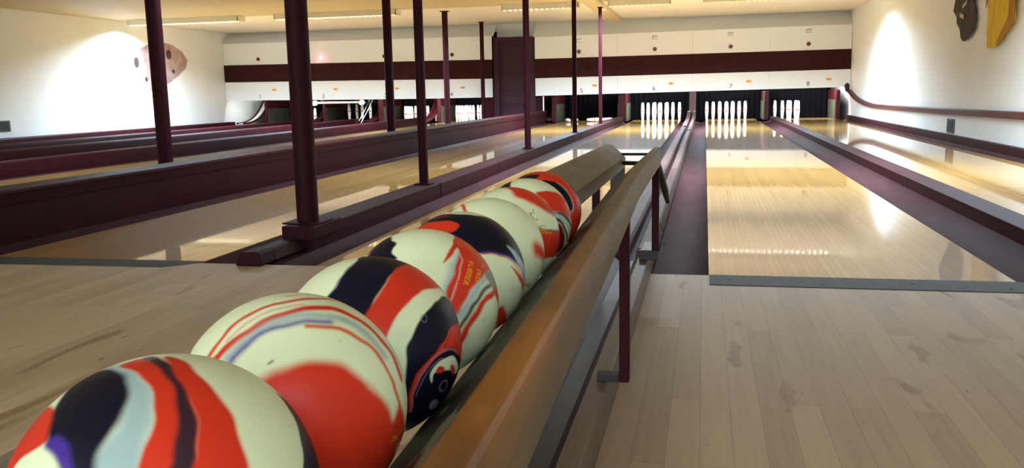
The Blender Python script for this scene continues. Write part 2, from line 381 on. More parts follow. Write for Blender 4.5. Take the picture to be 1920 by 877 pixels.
# ------------------------------------------------------------------ ceiling light fixtures
def fixture(x0, x1, label, y=15.95, p=P_FIX, grp='strip lights under the far ceiling'):
    t = thing('strip_light', label, 'ceiling light', ((x0+x1)/2, y, ZC), grp)
    MB().prismX([(y-.15, ZC), (y+.15, ZC), (y+.15, ZC-.03), (y-.13, ZC-.03), (y-.14, ZC-.105), (y-.15, ZC-.105)], x0, x1).build('housing', M['fixture'], t)
    for s in (-.05, .06):
        MB().tube([(x0+.06, y+s, ZC-.055), (x1-.06, y+s, ZC-.055)], .018, 12).build('tube', M['tube'], t, smooth=True)
    lv = MB(); n = int((x1-x0)/.095)
    for i in range(n+1):
        xx = x0+.01+(x1-x0-.02)*i/n; lv.box(xx-.012, xx+.012, y-.138, y+.13, ZC-.108, ZC-.078)
    lv.build('louvre', M['fixture'], t)
    for xx in (x0, x1-.012): box(xx, xx+.012, y-.15, y+.15, ZC-.105, ZC-.03).build('end_cap', M['fixture'], t)
    l = lamp('tube_glow', 'AREA', ((x0+x1)/2, y, ZC-.112), p, COOL, (x1-x0, .24), spread=math.radians(155 if y > 10 else 145)); l.parent = t; l.matrix_parent_inverse = Matrix.Translation(-t.location)
    return t
fixture(-11.16, -8.77, 'strip light nearest the left wall with dotted louvre edge', p=P_FIX*1.1)
fixture(-8.02, -5.58, 'strip light second from the left wall, behind the thickest post')
fixture(-3.58, -2.20, 'short strip light left of the ceiling beam above the door')
fixture(-1.68, -.60, 'short strip light right of the ceiling beam')
fixture(-.05, 2.25, 'strip light nearest the right wall', p=P_FIX*.9)
for x0_, lb in ((-9.6, 'strip light out over the middle of the leftmost lanes'), (-5.6, 'strip light out over the walkway, halfway down the lanes'), (-1.6, 'strip light halfway down the lane left of the ball rack'), (.73, 'strip light halfway down the two right lanes')):
    fixture(x0_, x0_+2.3, lb, y=7.66, p=P_MID*(1.0 if x0_ > -3 else .55), grp='strip lights halfway down the lanes')
# conduit box on beam
tag(box(-1.93, -1.80, 16.42, 16.7, ZC-.10, ZC-.076).build('junction_box', M['fixture'], bevel=.004), 'small pale junction box on the ceiling beam by the farthest thin post', 'junction box')

# ------------------------------------------------------------------ masks (the white panel units above the pins)
YM = 19.9
ZB = [(-11.5, .635), (-9, .605), (-6.6, .590), (-4.76, .592), (-3.76, .605), (3.0, .672)]
Z1 = [(-11.5, 1.072), (-8, 1.045), (-4.76, 1.015), (-3.76, 1.0), (3.0, 1.038)]
Z2 = [(-11.5, 1.482), (-8, 1.465), (-4.76, 1.445), (-3.76, 1.43), (3.0, 1.458)]
Z3 = [(-11.5, 1.995), (-8, 1.985), (-4.76, 1.965), (-3.76, 1.915), (3.0, 1.965)]
def quadpanel(x0, x1, ta, tb, y0, y1):
    vs = [(x, y, lerp(t, x)) for x in (x0, x1) for y in (y0, y1) for t in (ta, tb)]
    return MB().add(vs, [(0, 1, 3, 2), (4, 6, 7, 5), (0, 4, 5, 1), (2, 3, 7, 6), (0, 2, 6, 4), (1, 5, 7, 3)])
EDG = {1: (-11.495, -9.81), 2: (-9.808, -8.19), 3: (-8.188, -6.57), 4: (-6.568, -4.76), 5: (-3.76, -1.90), 6: (-1.898, -.272), 7: (-.270, 1.35), 8: (1.352, 2.992)}
NUMX = {1: -10.58, 2: -8.93, 3: -7.36, 4: -5.74, 5: -2.71, 6: -1.10, 7: .545, 8: 2.145}
OVX = {1: -10.20, 2: -8.61, 3: -7.07, 4: -5.47, 5: -2.41, 6: -.73, 7: .92, 8: 2.56}
CIX = {1: -10.57, 2: -8.94, 3: -7.35, 4: -5.70, 5: -2.76, 6: -1.085, 7: .53, 8: 2.13}
for n, (x0, x1) in EDG.items():
    t = thing('pinsetter_mask', 'white mask panel with a maroon stripe above '+PLACE[n], 'mask unit', ((x0+x1)/2, YM, lerp(ZB, (x0+x1)/2)), 'numbered mask units')
    quadpanel(x0, x1, ZB, Z1, YM, YM+.03).build('lower_panel', M['mask'], t, bevel=.002)
    quadpanel(x0, x1, Z2, Z3, YM, YM+.03).build('upper_panel', M['mask'], t, bevel=.002)
    sm = MB()
    for i in range(1):
        f0, f1 = 0, 1
        ta = [(x, lerp(Z1, x)+(lerp(Z2, x)-lerp(Z1, x))*f0+.002) for x in (x0, x1)]
        tb = [(x, lerp(Z1, x)+(lerp(Z2, x)-lerp(Z1, x))*f1) for x in (x0, x1)]
        q = quadpanel(x0, x1, ta, tb, YM-.006, YM+.03); sm.add(q.v, q.f)
    sm.build('stripe_panel', M['stripe'], t)
    # number
    v, f = text_mb(str(n), .135)
    zc = lerp(ZB, NUMX[n])+.085
    MB().add([(NUMX[n]+a, YM-.003-c, zc+b) for a, b, c in v], f).build('number', M['ink'], t)
    # orange oval decal
    zo = lerp(Z1, OVX[n])-.195
    MB().add([(OVX[n]+.058*math.cos(q), YM-.002, zo+.026*math.sin(q)) for q in [2*PI*i/24 for i in range(24)]] + [(OVX[n]+.058*math.cos(q), YM-.006, zo+.026*math.sin(q)) for q in [2*PI*i/24 for i in range(24)]],
             [tuple(range(24)), tuple(range(24, 48))]+[(i, (i+1) % 24, 24+(i+1) % 24, 24+i) for i in range(24)]).build('oval_decal', M['orange'], t)
    # foul signal lamp
    zl = lerp(Z2, CIX[n])+.13
    def disc(r, d, yy): 
        return MB().add([(CIX[n]+r*math.cos(q), yy-d*e, zl+r*math.sin(q)) for e in (0, 1) for q in [2*PI*i/24 for i in range(24)]],
                        [tuple(range(24)), tuple(range(24, 48))]+[(i, (i+1) % 24, 24+(i+1) % 24, 24+i) for i in range(24)])
    disc(.045, .012, YM-.001).build('signal_lamp', M['lens_lit'] if n == 2 else M['lens_red'], t, bevel=.004)
    if n == 2:
        disc(.022, .004, YM-.0135).build('bulb', M['lens_core'], t)['label'] = 'glowing signal bulb'
        l = lamp('signal_glow', 'POINT', (CIX[n], YM-.09, zl), .7, (1, .15, .28), shadow_soft_size=.03); l.parent = t; l.matrix_parent_inverse = Matrix.Translation(-t.location)
    if n >= 5:
        zw = lerp(Z3, CIX[n])-.115+.004*(n-5)
        box(CIX[n]-.058, CIX[n]+.058, YM-.008, YM-.001, zw-.036, zw+.036).build('sign_frame', M['ink'], t)
        box(CIX[n]-.050, CIX[n]+.058, YM-.010, YM-.008, zw-.030, zw+.026).build('sign_face', M['mask'], t)
        if n > 5:
            v, f = text_mb('FOUL', .036, .001)
            MB().add([(CIX[n]+a+.006, YM-.0115-c, zw+b) for a, b, c in v], f).build('sign_lettering', M['ink'], t)
# slanted fascia between masks and ceiling
def fascia(x0, x1, label):
    vs = []
    for x in (x0, x1):
        z = lerp(Z3, x)+.002
        vs += [(x, YM-.02, z), (x, YM+.38, ZC), (x, YM+.42, ZC), (x, YM+.02, z)]
    o = MB().add(vs, [(0, 1, 2, 3), (7, 6, 5, 4), (0, 4, 5, 1), (1, 5, 6, 2), (2, 6, 7, 3), (3, 7, 4, 0)]).build('fascia_panel', M['mask'])
    tag(o, label, 'fascia')
fascia(-11.495, -8.101, 'cream sloping fascia board above the two masks nearest the left wall'); fascia(-8.10, -4.72, 'cream sloping fascia board above the two masks left of the door')
fascia(-3.80, -.43, 'cream sloping fascia board above the two masks right of the door'); fascia(-.429, 2.995, 'cream sloping fascia board above the two masks nearest the right wall')

# ------------------------------------------------------------------ door between the two banks
dx0, dx1, dz = -4.74, -3.77, 1.94
YD = 19.98
struct(box(-4.74, -3.78, YD+.40, YD+.44, dz+.001, ZC-.001).build('wall_far_door', M['white']))
struct(box(-4.95, dx0, YD+.0, 22.85, 0, dz).build('trim_4', M['maroon_dark']))
struct(box(dx1, -3.58, YD+.0, 22.85, 0, dz).build('trim_5', M['maroon_dark']))
d = struct(box(dx0+.12, dx1-.24, YD+.05, YD+.09, .01, dz-.09).build('door_1', M['door_paint'], bevel=.002))
d['label'] = 'dark maroon panelled door between the two banks of lanes'
fr = MB(); fr.box(dx0, dx0+.12, YD-.02, YD+.12, 0, dz); fr.box(dx1-.24, dx1, YD-.02, YD+.12, 0, dz); fr.box(dx0+.12, dx1-.24, YD-.02, YD+.12, dz-.09, dz)
fr.box(dx0, dx1, YD+.12, YD+.44, dz-.03, dz)
struct(fr.build('trim_6', M['door_paint'], bevel=.006))
ph = (dz-.25)/5
for i in range(5):
    z0 = .09+i*ph; a, b = dx0+.17, dx1-.29
    pm = MB()
    for q in ((a, b, z0, z0+.022), (a, b, z0+ph-.052, z0+ph-.03)): pm.box(q[0], q[1], YD+.036, YD+.05, q[2], q[3])
    for q in ((a, a+.022), (b-.022, b)): pm.box(q[0], q[1], YD+.036, YD+.05, z0, z0+ph-.03)
    pm.box(a+.022, b-.022, YD+.046, YD+.05, z0+.022, z0+ph-.052)
    pm.build('door_panel', M['door_paint'], d)
MB().tube([(dx1-.10, YD-.02, .80), (dx1-.10, YD-.07, .80)], [.012, .028], 12).build('door_knob', M['rod'], d, smooth=True)

# ------------------------------------------------------------------ pit: kickbacks, curtains, lights, pins
def kick(x, w, label, m='maroon', y0=20.02, pad=None):
    t = thing('kickback', label, 'kickback', (x, y0, 0), 'pit side walls'); y1 = y0+1.45
    box(x-w/2, x+w/2, y0, y1, .001, .62).build('side_panel', M[m], t, bevel=.006)
    box(x-w/2-.006, x+w/2+.006, y0-.02, y0, .001, .60).build('front_edge', M[m], t, bevel=.004)
    for s in (-1, 1):
        if pad and s in pad:
            x0 = x+s*(w/2+.001); x1 = x0+s*.02
            box(min(x0, x1), max(x0, x1), y0+.03, y0+1.2, .002, .40).build('pad', M['grey_green'], t)
    return t
kick(-11.02, .06, 'maroon pit wall beside the left wall', pad=(1,), y0=21.0)
kick(-9.42, .06, 'maroon pit wall right of the single standing candlepin', pad=(1,), y0=21.0)
kick(-7.90, .12, 'maroon pit wall right of the lowered pin table', pad=(1,), y0=21.0)
kick(-6.38, .08, 'maroon pit wall left of the full rack beside the door', pad=(1,), y0=21.0)
kick(-4.98, .06, 'dark pit wall between the door and the full rack left of it', 'maroon_dark')
k5 = kick(-3.36, .08, 'maroon pit wall just right of the door, with a white edge strip beside it', pad=(1,))
box(-3.60, -3.575, 19.94, 19.96, .0, .60).build('white_strip', M['white'], k5)
kick(-1.81, .16, 'bright maroon pit wall at the far end of the post curb', pad=(-1, 1))
kick(-.262, .12, 'pinkish maroon pit wall at the top of the ball return track', 'track')
kick(1.31, .07, 'pinkish maroon pit wall at the end of the curb between the two right lanes', 'gutter', pad=(-1,))
kick(2.78, .06, 'maroon and grey pit wall beside the right wall', pad=(-1,))
for a, b, lb in ((-10.97, -9.47, 1), (-9.37, -7.98, 2), (-7.82, -6.44, 3), (-6.32, -5.03, 4), (-3.31, -1.90, 5), (-1.72, -.34, 6), (-.19, 1.26, 7), (1.36, 2.74, 8)):
    yc = 21.55 if lb > 4 else 22.50
    cm = MB(); n = 60; xs = [a+(b-a)*i/n for i in range(n+1)]
    vs = [(x, yc+.018*math.sin(i*1.25), z) for i, x in enumerate(xs) for z in (-.05, .85)]
    vs += [(x, y+.006, z) for x, y, z in vs]; k = 2*(n+1)
    fs = []
    for i in range(n): fs += [(2*i, 2*i+2, 2*i+3, 2*i+1), (k+2*i+1, k+2*i+3, k+2*i+2, k+2*i)]
    cm.add(vs, fs); tag(cm.build('pit_curtain', M['black'], smooth=True), 'black curtain closing the pit behind '+PLACE[lb], 'curtain', 'pit curtains')
PITL = {1: .25, 2: .5, 3: .6, 4: 1.5, 5: .22, 6: 1.3, 7: 1.3, 8: 1.5}
for n, k in PITL.items():
    x = LANES[n]+LW/2
    xa = {8: x-.25}.get(n, x)
    t = thing('pit_light', 'strip light behind the mask over '+PLACE[n], 'pit light', (x, YM+.12, .9), 'pit lights')
    box(x-.5, x+.5, YM+.0305, YM+.18, .90, .93).build('housing', M['fixture'], t)
    MB().tube([(x-.46, YM+.12, .875), (x+.46, YM+.12, .875)], .015, 10).build('tube', M['fixture'], t, smooth=True)
    l = lamp('pit_tube', 'AREA', (x, YM+.12, .85), P_PIT*k, (.95, 1.0, .98), (.95, .06), (math.radians(38), 0, 0)); l.parent = t; l.matrix_parent_inverse = Matrix.Translation(-t.location)

def make_pin(label, group):
    t = thing('candlepin', label, 'bowling pin', (0, 0, 0), group)
    prof = [(.024, 0), (.028, .004), (.032, .06), (.038, .14), (.0425, .196), (.0425, .206), (.038, .262), (.033, .342), (.029, .380), (.021, .394), (.009, .400)]
    MB().lathe(prof, 20).build('body', M['pin'], t, smooth=True)
    MB().lathe([(.0428, .192), (.0434, .195), (.0434, .207), (.0428, .210)], 20).build('red_band', M['red'], t, smooth=True)
    return t
def copy_pin(p, loc, rot=(0, 0, 0), label=None, group=None):
    r = p.copy(); C.objects.link(r); r.location = loc; r.rotation_euler = rot
    if label: r['label'] = label
    if group: r['group'] = group
    for ch in list(p.children):
        c = ch.copy(); C.objects.link(c); c.parent = r; c.matrix_parent_inverse = Matrix.Identity(4)
    return r
pin0 = make_pin('candlepin', 'candlepins standing in full racks')
for ch in pin0.children: ch.matrix_parent_inverse = Matrix.Identity(4)
first = True
ROWS = [(0, 0), (-.5, 1), (.5, 1), (-1, 2), (0, 2), (1, 2), (-1.5, 3), (-.5, 3), (.5, 3), (1.5, 3)]
SPOT = ['front candlepin', 'left candlepin of the second row', 'right candlepin of the second row', 'left candlepin of the third row', 'middle candlepin of the third row', 'right candlepin of the third row',
        'leftmost candlepin of the back row', 'second candlepin from left in the back row', 'third candlepin from left in the back row', 'rightmost candlepin of the back row']
def rack(cx, y0, sp, n, skip=()):
    global first
    for i, (a, b) in enumerate(ROWS):
        if i in skip: continue
        loc = (cx+a*sp, y0+b*sp*.866, .001)
        lb = SPOT[i]+', '+PLACE[n]; g = 'candlepins standing on '+PLACE[n]
        if first: pin0.location = loc; pin0['label'] = lb; pin0['group'] = g; first = False
        else: copy_pin(pin0, loc, label=lb, group=g)
rack(-.985, 20.12, .281, 6)
rack(.475, 20.12, .285, 7)
rack(1.975, 20.12, .285, 8, skip=(2, 5, 8, 9))
rack(-5.72, 21.0, .281, 4)
rack(-7.13, 21.1, .275, 3)
copy_pin(pin0, (-9.72, 21.1, .001), label='single white candlepin standing against the black curtain in the lane by the left wall', group='lone standing candlepin')
for i, (x, y, w_) in enumerate([(-8.83, 21.20, 'leftmost'), (-8.66, 21.30, 'second from left'), (-8.48, 21.20, 'third from left'), (-8.30, 21.30, 'rightmost')]):
    copy_pin(pin0, (x, y, .10), label=w_+' of the four dim candlepins lifted by the pin table', group='dim candlepins lifted by the pin table')
FG = 'fallen candlepins right of the door'
copy_pin(pin0, (-2.62, 20.20, .044), (PI/2, 0, 1.25), 'fallen candlepin lying crosswise in the middle of its lane end, nearer of two', FG)
copy_pin(pin0, (-2.60, 20.36, .044), (PI/2, 0, 1.25), 'fallen candlepin lying crosswise just behind another one', FG)
copy_pin(pin0, (-3.12, 20.28, .044), (PI/2, 0, .35), 'fallen candlepin lying lengthwise by the grey pad right of the door', FG)
copy_pin(pin0, (-2.98, 20.5, .044), (PI/2, 0, .35), 'fallen candlepin a little right of the one by the grey pad', FG)
copy_pin(pin0, (-2.30, 20.40, .044), (PI/2, 0, .9), 'fallen candlepin just peeking over the far end of the post curb', FG)
# lowered pin table under mask 2
t = thing('pin_table', 'yellowish pin table bar with round end rollers, second lane from left', 'pinsetter part', (-8.7, 20.0, .55))
box(-9.30, -8.02, 20.13, 20.19, .515, .555).build('bar', M['fixture'], t, bevel=.006)
for x in (-9.27, -8.06): MB().tube([(x, 20.09, .525), (x, 20.19, .525)], .062, 20).build('roller', M['fixture'], t, bevel=.006)
box(-9.20, -8.12, 20.19, 21.45, .5015, .53).build('deck_plate', M['rod'], t)
for x in (-9.1, -8.2): box(x-.02, x+.02, 20.14, 20.18, .555, 1.2).build('hanger', M['rod'], t); box(x-.02, x+.02, YM+.031, 20.18, 1.16, 1.2).build('hanger', M['rod'], t)
for k in (0, 1):
    MB().tube([(-8.10-.08*k, 21.0, .60), (-8.19-.08*k, 20.8, .30), (-8.30-.08*k, 20.62, .02)], .013, 8).build('chrome_rod', M['chrome'], t, smooth=True)

# curved return chutes between the lane pairs
def chute(x, w, label, y_top=20.6, m='maroon', zt=.66, ylow=18.6, cheek=True):
    t = thing('ball_return_chute', label, 'ball return', (x, ylow, 0), 'curved ball return chutes')
    pts = []
    for i in range(19):
        s = i/18; y = y_top+(ylow-y_top)*s; z = .09+(zt-.09)*(1-s)**2.8; pts.append((y, z))
    for sx in (-1, 1):
        prof = [(y, z) for y, z in pts]+[(y, z-.045) for y, z in reversed(pts)]
        MB().prismX(prof, x+sx*w/2-.022, x+sx*w/2+.022).build('side_rail', M[m], t, smooth=True)
    if cheek:
        prof = [(y, z-.02) for y, z in pts]+[(y, z-.032) for y, z in reversed(pts)]
        MB().prismX(prof, x-w/2+.022, x+w/2-.022).build('bed', M['white'] if cheek == 'w' else M['maroon_dark'], t, smooth=True)
    return t
chute(-11.22, .17, 'curved maroon return chute with a white bed at the left wall', 21.45, zt=.64, ylow=20.02, cheek='w')
chute(-9.56, .10, 'curved maroon return chute right of the single standing candlepin', 21.6, zt=.60, ylow=20.4)
chute(-8.08, .12, 'curved dark maroon return chute right of the lowered pin table', 21.9, zt=.66, ylow=20.4)
chute(-6.53, .14, 'curved maroon return chute left of the full rack beside the door', 21.5, zt=.66, ylow=20.02)
chute(-3.485, .09, 'pinkish curved return chute just right of the door', 21.4, 'gutter', zt=.64, ylow=19.7)

# right wall ball return rail, its white board and the vents
t = thing('wall_return_rail', 'long maroon ball return rail curving up the right wall to the mask numbered 8', 'ball return rail', (2.97, 12, .4))
RT = [(1.0, .52), (5.0, .465), (9.4, .425), (12.8, .392), (15.5, .372), (17.0, .366), (18.0, .40), (18.8, .465), (19.4, .545), (19.86, .64)]
ys = [1+ i*.4 for i in range(36)]+[15.6+.25*i for i in range(18)]
ys = [y for y in ys if y < 19.87]
def sm(y): return (lerp(RT, y-.25)+lerp(RT, y)+lerp(RT, y+.25))/3
MB().prismY([(2.935, -.072), (2.999, -.072), (2.999, 0), (2.95, 0), (2.935, -.012)], ys, lambda y: (0, sm(y))).build('rail', M['maroon_rail'], t, smooth=True)
MB().tube([(2.93, 19.80, .60), (2.93, 19.88, .70), (2.945, 19.895, .735)], [.05, .055, .035], 12).build('end_bracket', M['vent_dark'], t, smooth=True)
tag(MB().add([(x, y, z) for x in (2.985, 2.999) for y in ys for z in (.086, sm(y)-.073)],
   [(2*i, 2*i+1, 2*i+3, 2*i+2) for i in range(len(ys)-1)] + [(2*len(ys)+2*i, 2*len(ys)+2*i+2, 2*len(ys)+2*i+3, 2*len(ys)+2*i+1) for i in range(len(ys)-1)]+[(0, 2, 2*len(ys)+2, 2*len(ys)), (0, 2*len(ys), 2*len(ys)+1, 1)]).build('wall_board', M['white']),
   'smooth white board under the return rail on the right wall', 'wall board')
def vent(x, s, y0, y1, z0, z1, label, slots):
    t = thing('wall_vent', label, 'wall vent', (x, (y0+y1)/2, z0))
    xa, xb = sorted((x, x+s*.012)); box(xa, xb, y0, y1, z0, z1).build('frame', M['vent'], t, bevel=.003)
    for i in range(slots):
        a = y0+(y1-y0)*(i+.12)/slots; b = y0+(y1-y0)*(i+.88)/slots
        xa, xb = sorted((x+s*.0125, x+s*.016)); box(xa, xb, a, b, z0+.02, z1-.02).build('slot', M['vent_dark'], t)
vent(2.984, -1, 11.70, 12.02, .10, .275, 'small dark wall vent below the return rail on the right wall', 1)
vent(XL+.001, 1, 12.0, 12.87, .215, .40, 'dark double wall vent low on the left wall', 3)

# cloth banners on the right wall
def banner(pts, label, m, dark=None):
    n = len(pts)
    cy0 = sum(p[0] for p in pts)/n; cz0 = sum(p[1] for p in pts)/n
    t = thing('cloth_banner', label, 'banner', (2.99, cy0, cz0))
    mb = MB(); v = []; f = []
    # folded cloth: fine grid clipped by the outline
    bm = bmesh.new(); vs = [bm.verts.new((0, y, z)) for y, z in pts]; bm.faces.new(vs)
    bmesh.ops.triangulate(bm, faces=bm.faces[:]); 
    for _ in range(4): bmesh.ops.subdivide_edges(bm, edges=bm.edges[:], cuts=1, use_grid_fill=True)
    for q in bm.verts: q.co.x = 2.965+.006*math.sin(q.co.y*31+q.co.z*3)+.003*math.sin(q.co.z*14+q.co.y*9)
    me = bpy.data.meshes.new('cloth'); bmesh.ops.recalc_face_normals(bm, faces=bm.faces[:]); bm.to_mesh(me); bm.free(); me.materials.append(m)
    me.polygons.foreach_set('use_smooth', [True]*len(me.polygons))
    o = bpy.data.objects.new('cloth', me); C.objects.link(o); o.parent = t; o.matrix_parent_inverse = Matrix.Translation(-t.location)
    so = o.modifiers.new('solid', 'SOLIDIFY'); so.thickness = .004
    return t
M['cloth_dark'] = mottled('dark_brown_cloth', (.040, .028, .026), (.060, .042, .038), .8, 9)
M['cloth_yellow'] = mottled('yellow_cloth', (.60, .36, .015), (.74, .50, .03), .75, 4, (1, 3, 1))
M['cloth_trim'] = mottled('ochre_trim', (.32, .14, .01), (.42, .2, .015), .8, 6)
b1 = banner([(11.75, 2.12), (11.78, 1.75), (11.95, 1.58), (11.72, 1.38), (11.56, 1.27), (11.53, 1.20), (11.39, 1.19), (11.20, 1.235), (11.06, 1.30), (11.02, 1.42), (11.12, 1.62), (11.15, 2.12)], 'dark brown cloth banner with faded pale marks hanging on the right wall', M['cloth_dark'])
lm = MB()
for yy, zz, s_ in ((11.50, 1.75, 1), (11.44, 1.61, -1), (11.54, 1.49, 1)):
    lm.add([(x, yy+a, zz+c+.25*s_*a) for x in (2.945, 2.949) for a, c in ((-.085, -.022), (.085, -.026), (.075, .03), (.01, .018), (-.08, .034))],
           [tuple(range(5)), tuple(reversed(range(5, 10)))]+[(i, 5+i, 5+(i+1) % 5, (i+1) % 5) for i in range(5)])
lm.build('faded_mark', mat('pale_print', (.45, .38, .34), .7), b1)
b2 = banner([(10.62, 2.12), (10.60, 1.56), (10.45, 1.46), (10.47, 1.30), (10.55, 1.12), (10.53, 1.075), (10.32, 1.07), (10.17, 1.09), (9.80, 1.26), (9.68, 1.30), (9.70, 1.42), (9.78, 1.60), (9.82, 2.12)], 'yellow cloth banner with ochre edges hanging on the right wall', M['cloth_yellow'])
MB().add([(x, y, z) for x in (2.940, 2.946) for y, z in ((10.17, 1.08), (9.80, 1.245), (9.67, 1.29), (9.69, 1.42), (9.79, 2.12), (9.90, 2.12), (9.84, 1.45), (9.86, 1.34), (10.12, 1.16))],
   [tuple(range(9)), tuple(reversed(range(9, 18)))]+[(i, 9+i, 9+(i+1) % 9, (i+1) % 9) for i in range(9)]).build('edge_trim', M['cloth_trim'], b2)
MB().add([(x, y, z) for x in (2.941, 2.947) for y, z in ((10.60, 1.50), (10.56, 1.56), (10.56, 2.12), (10.62, 2.12))], [(0, 1, 2, 3), (7, 6, 5, 4), (0, 4, 5, 1), (1, 5, 6, 2), (2, 6, 7, 3), (3, 7, 4, 0)]).build('edge_trim', M['cloth_trim'], b2)

# plain mottled decal on the left wall (generic stand-in)
M['decal'] = mottled('pinkish_grey_print', (.30, .20, .19), (.50, .37, .36), .6, 5, (1, 1, 1), b=0, detail=6)
out = [(16.33, 1.42), (16.38, 1.60), (16.62, 1.74), (16.95, 1.86), (17.35, 1.92), (17.80, 1.87), (18.15, 1.74), (18.33, 1.56), (18.25, 1.38), (17.95, 1.22), (17.60, 1.06), (17.25, .95), (16.90, .90), (16.62, .98), (16.50, 1.18)]
k = len(out)
dl = MB().add([(XL+.002, y, z) for y, z in out]+[(XL+.010, y, z) for y, z in out], [tuple(range(k)), tuple(reversed(range(k, 2*k)))]+[(i, (i+1) % k, k+(i+1) % k, k+i) for i in range(k)]).build('wall_decal', M['decal'])
tag(dl, 'pinkish grey mottled rounded decal on the white left wall', 'wall decal')
M['decal_dark'] = mottled('dark_print_spot', (.05, .035, .03), (.09, .06, .05), .6, 6, b=0)
for (y, z, ry, rz) in ((17.62, 1.66, .10, .10), (16.46, 1.46, .08, .11), (16.75, 1.12, .05, .05), (17.75, 1.30, .06, .045), (17.2, 1.15, .05, .04), (17.3, 1.62, .06, .04)):
    MB().add([(XL+.0105+e*.002, y+ry*math.cos(q), z+rz*math.sin(q)) for e in (0, 1) for q in [2*PI*i/20 for i in range(20)]],
             [tuple(range(20)), tuple(range(20, 40))]+[(i, (i+1) % 20, 20+(i+1) % 20, 20+i) for i in range(20)]).build('dark_spot', M['decal_dark'], dl)

# ------------------------------------------------------------------ ball return track beyond the rack
t = thing('ball_return_track', 'grey-pink twin-rail ball return track running from the rack to the far pit wall', 'ball return track', (-.28, 3.5, 0))
TY = [(3.4, .0), (15.0, .0), (18.2, .015), (19.3, .06), (20.0, .125)]
ys = [3.42, 5, 6.9]; ys2 = [6.91, 9, 12, 14.2]; ys3 = [14.21, 15, 16, 17, 18, 18.6, 19.2, 19.7, 19.98]
for seg in (ys, ys2, ys3):
    off = lambda y: (0, lerp(TY, y))
    MB().prismY([(-.365, -.07), (-.285, -.07), (-.29, .085), (-.30, .10), (-.355, .10), (-.365, .09)], seg, off).build('rail_left', M['track'], t, smooth=True)
    MB().prismY([(-.262, -.07), (-.195, -.07), (-.195, .088), (-.202, .10), (-.245, .10), (-.255, .085)], seg, off).build('rail_right', M['track'], t, smooth=True)
box(-.29, -.256, 3.42, 19.5, -.05, .045).build('groove_floor', M['maroon_dark'], t)
for (x, y) in ((-.23, 13.3), (-.31, 14.6)): box(x-.03, x+.03, y, y+.12, lerp(TY, y)+.098, lerp(TY, y)+.112).build('joint_clip', M['rod'], t)

# lower return box under the rack
t = thing('return_box', 'long low wooden return box on the floor beneath the ball rack', 'ball return box', (-.28, 1.5, 0))
MB().prismY([(-.232, 0), (-.195, 0), (-.183, .13), (-.222, .13)], [-1.2, 3.40]).build('side_board', M['beam_wood'], t, bevel=.003)
box(-.372, -.335, -1.2, 3.40, 0, .098).build('side_board', M['beam_wood'], t, bevel=.004)
MB().prismY([(-.335, .004), (-.232, .004), (-.232, .075), (-.262, .052), (-.305, .052), (-.335, .075)], [-1.2, 3.40]).build('trough_floor', M['beam_dark'], t)

# ------------------------------------------------------------------ ball rack
def XC(y): return -.190-.0275*y if y < 2 else -.245-.004*(y-2)
def ZCc(y): return .565-.015*y
rk = thing('ball_rack', 'long two-rail wooden ball rack with worn orange edge, holding the row of balls', 'ball rack', (-.2, 1.2, 0))
def smooth_prof(s):
    # right/left rail profile relative to the ball centre line, s=+1 right
    P = [(.035, -.085), (.035, -.047), (.040, -.040), (.0815, -.003), (.085, .0), (.089, .001), (.098, .001), (.1035, 0), (.1062, -.003), (.1065, -.012), (.107, -.055), (.104, -.062), (.085, -.085)]
    return [(s*x, z) for x, z in P]
def rail(s, y0, y1, curl, name):
    ys = np.concatenate([np.linspace(y0, y1-.3, 60), np.linspace(y1-.28, y1, 12)])
    me_v = []; me_f = []; wear = []
    P = smooth_prof(s); n = len(P)
    for y in ys:
        dz = 0; sc = 1.0
        if y > y1-curl:
            q = (y-(y1-curl))/curl; dz = -.035*q*q; sc = 1-.35*q*q
        for i, (x, z) in enumerate(P):
            cxm = .09*s
            me_v.append((XC(y)+cxm+(x-cxm)*sc, y, ZCc(y)+z*(1 if z > -.05 else sc)+dz))
            w = 1.0 if 4 <= i <= 8 else (.5 if i == 9 else 0.)
            w *= max(0., min(1., (1.25-y)/.75)) if s > 0 else .0
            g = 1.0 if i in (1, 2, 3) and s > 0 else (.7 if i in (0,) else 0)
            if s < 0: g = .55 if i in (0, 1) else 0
            wear.append((w, g, 0, 1))
    m_ = len(ys)
    for k in range(m_-1):
        for i in range(n):
            j = (i+1) % n; me_f.append((k*n+i, (k+1)*n+i, (k+1)*n+j, k*n+j))
    me_f.append(tuple(range(n))); me_f.append(tuple(reversed(range((m_-1)*n, m_*n))))
    mb = MB().add(me_v, me_f); o = mb.build(name, M['rail'] if s > 0 else M['rail_far'], rk, smooth=True)
    a = o.data.color_attributes.new('wear', 'FLOAT_COLOR', 'POINT')
    a.data.foreach_set('color', np.array(wear, dtype=np.float32).ravel())
    return o
rail(1, -.8, 3.13, .12, 'right_rail')
rail(-1, -.8, 3.50, .30, 'left_rail')['label'] = 'greyish worn wooden rail'
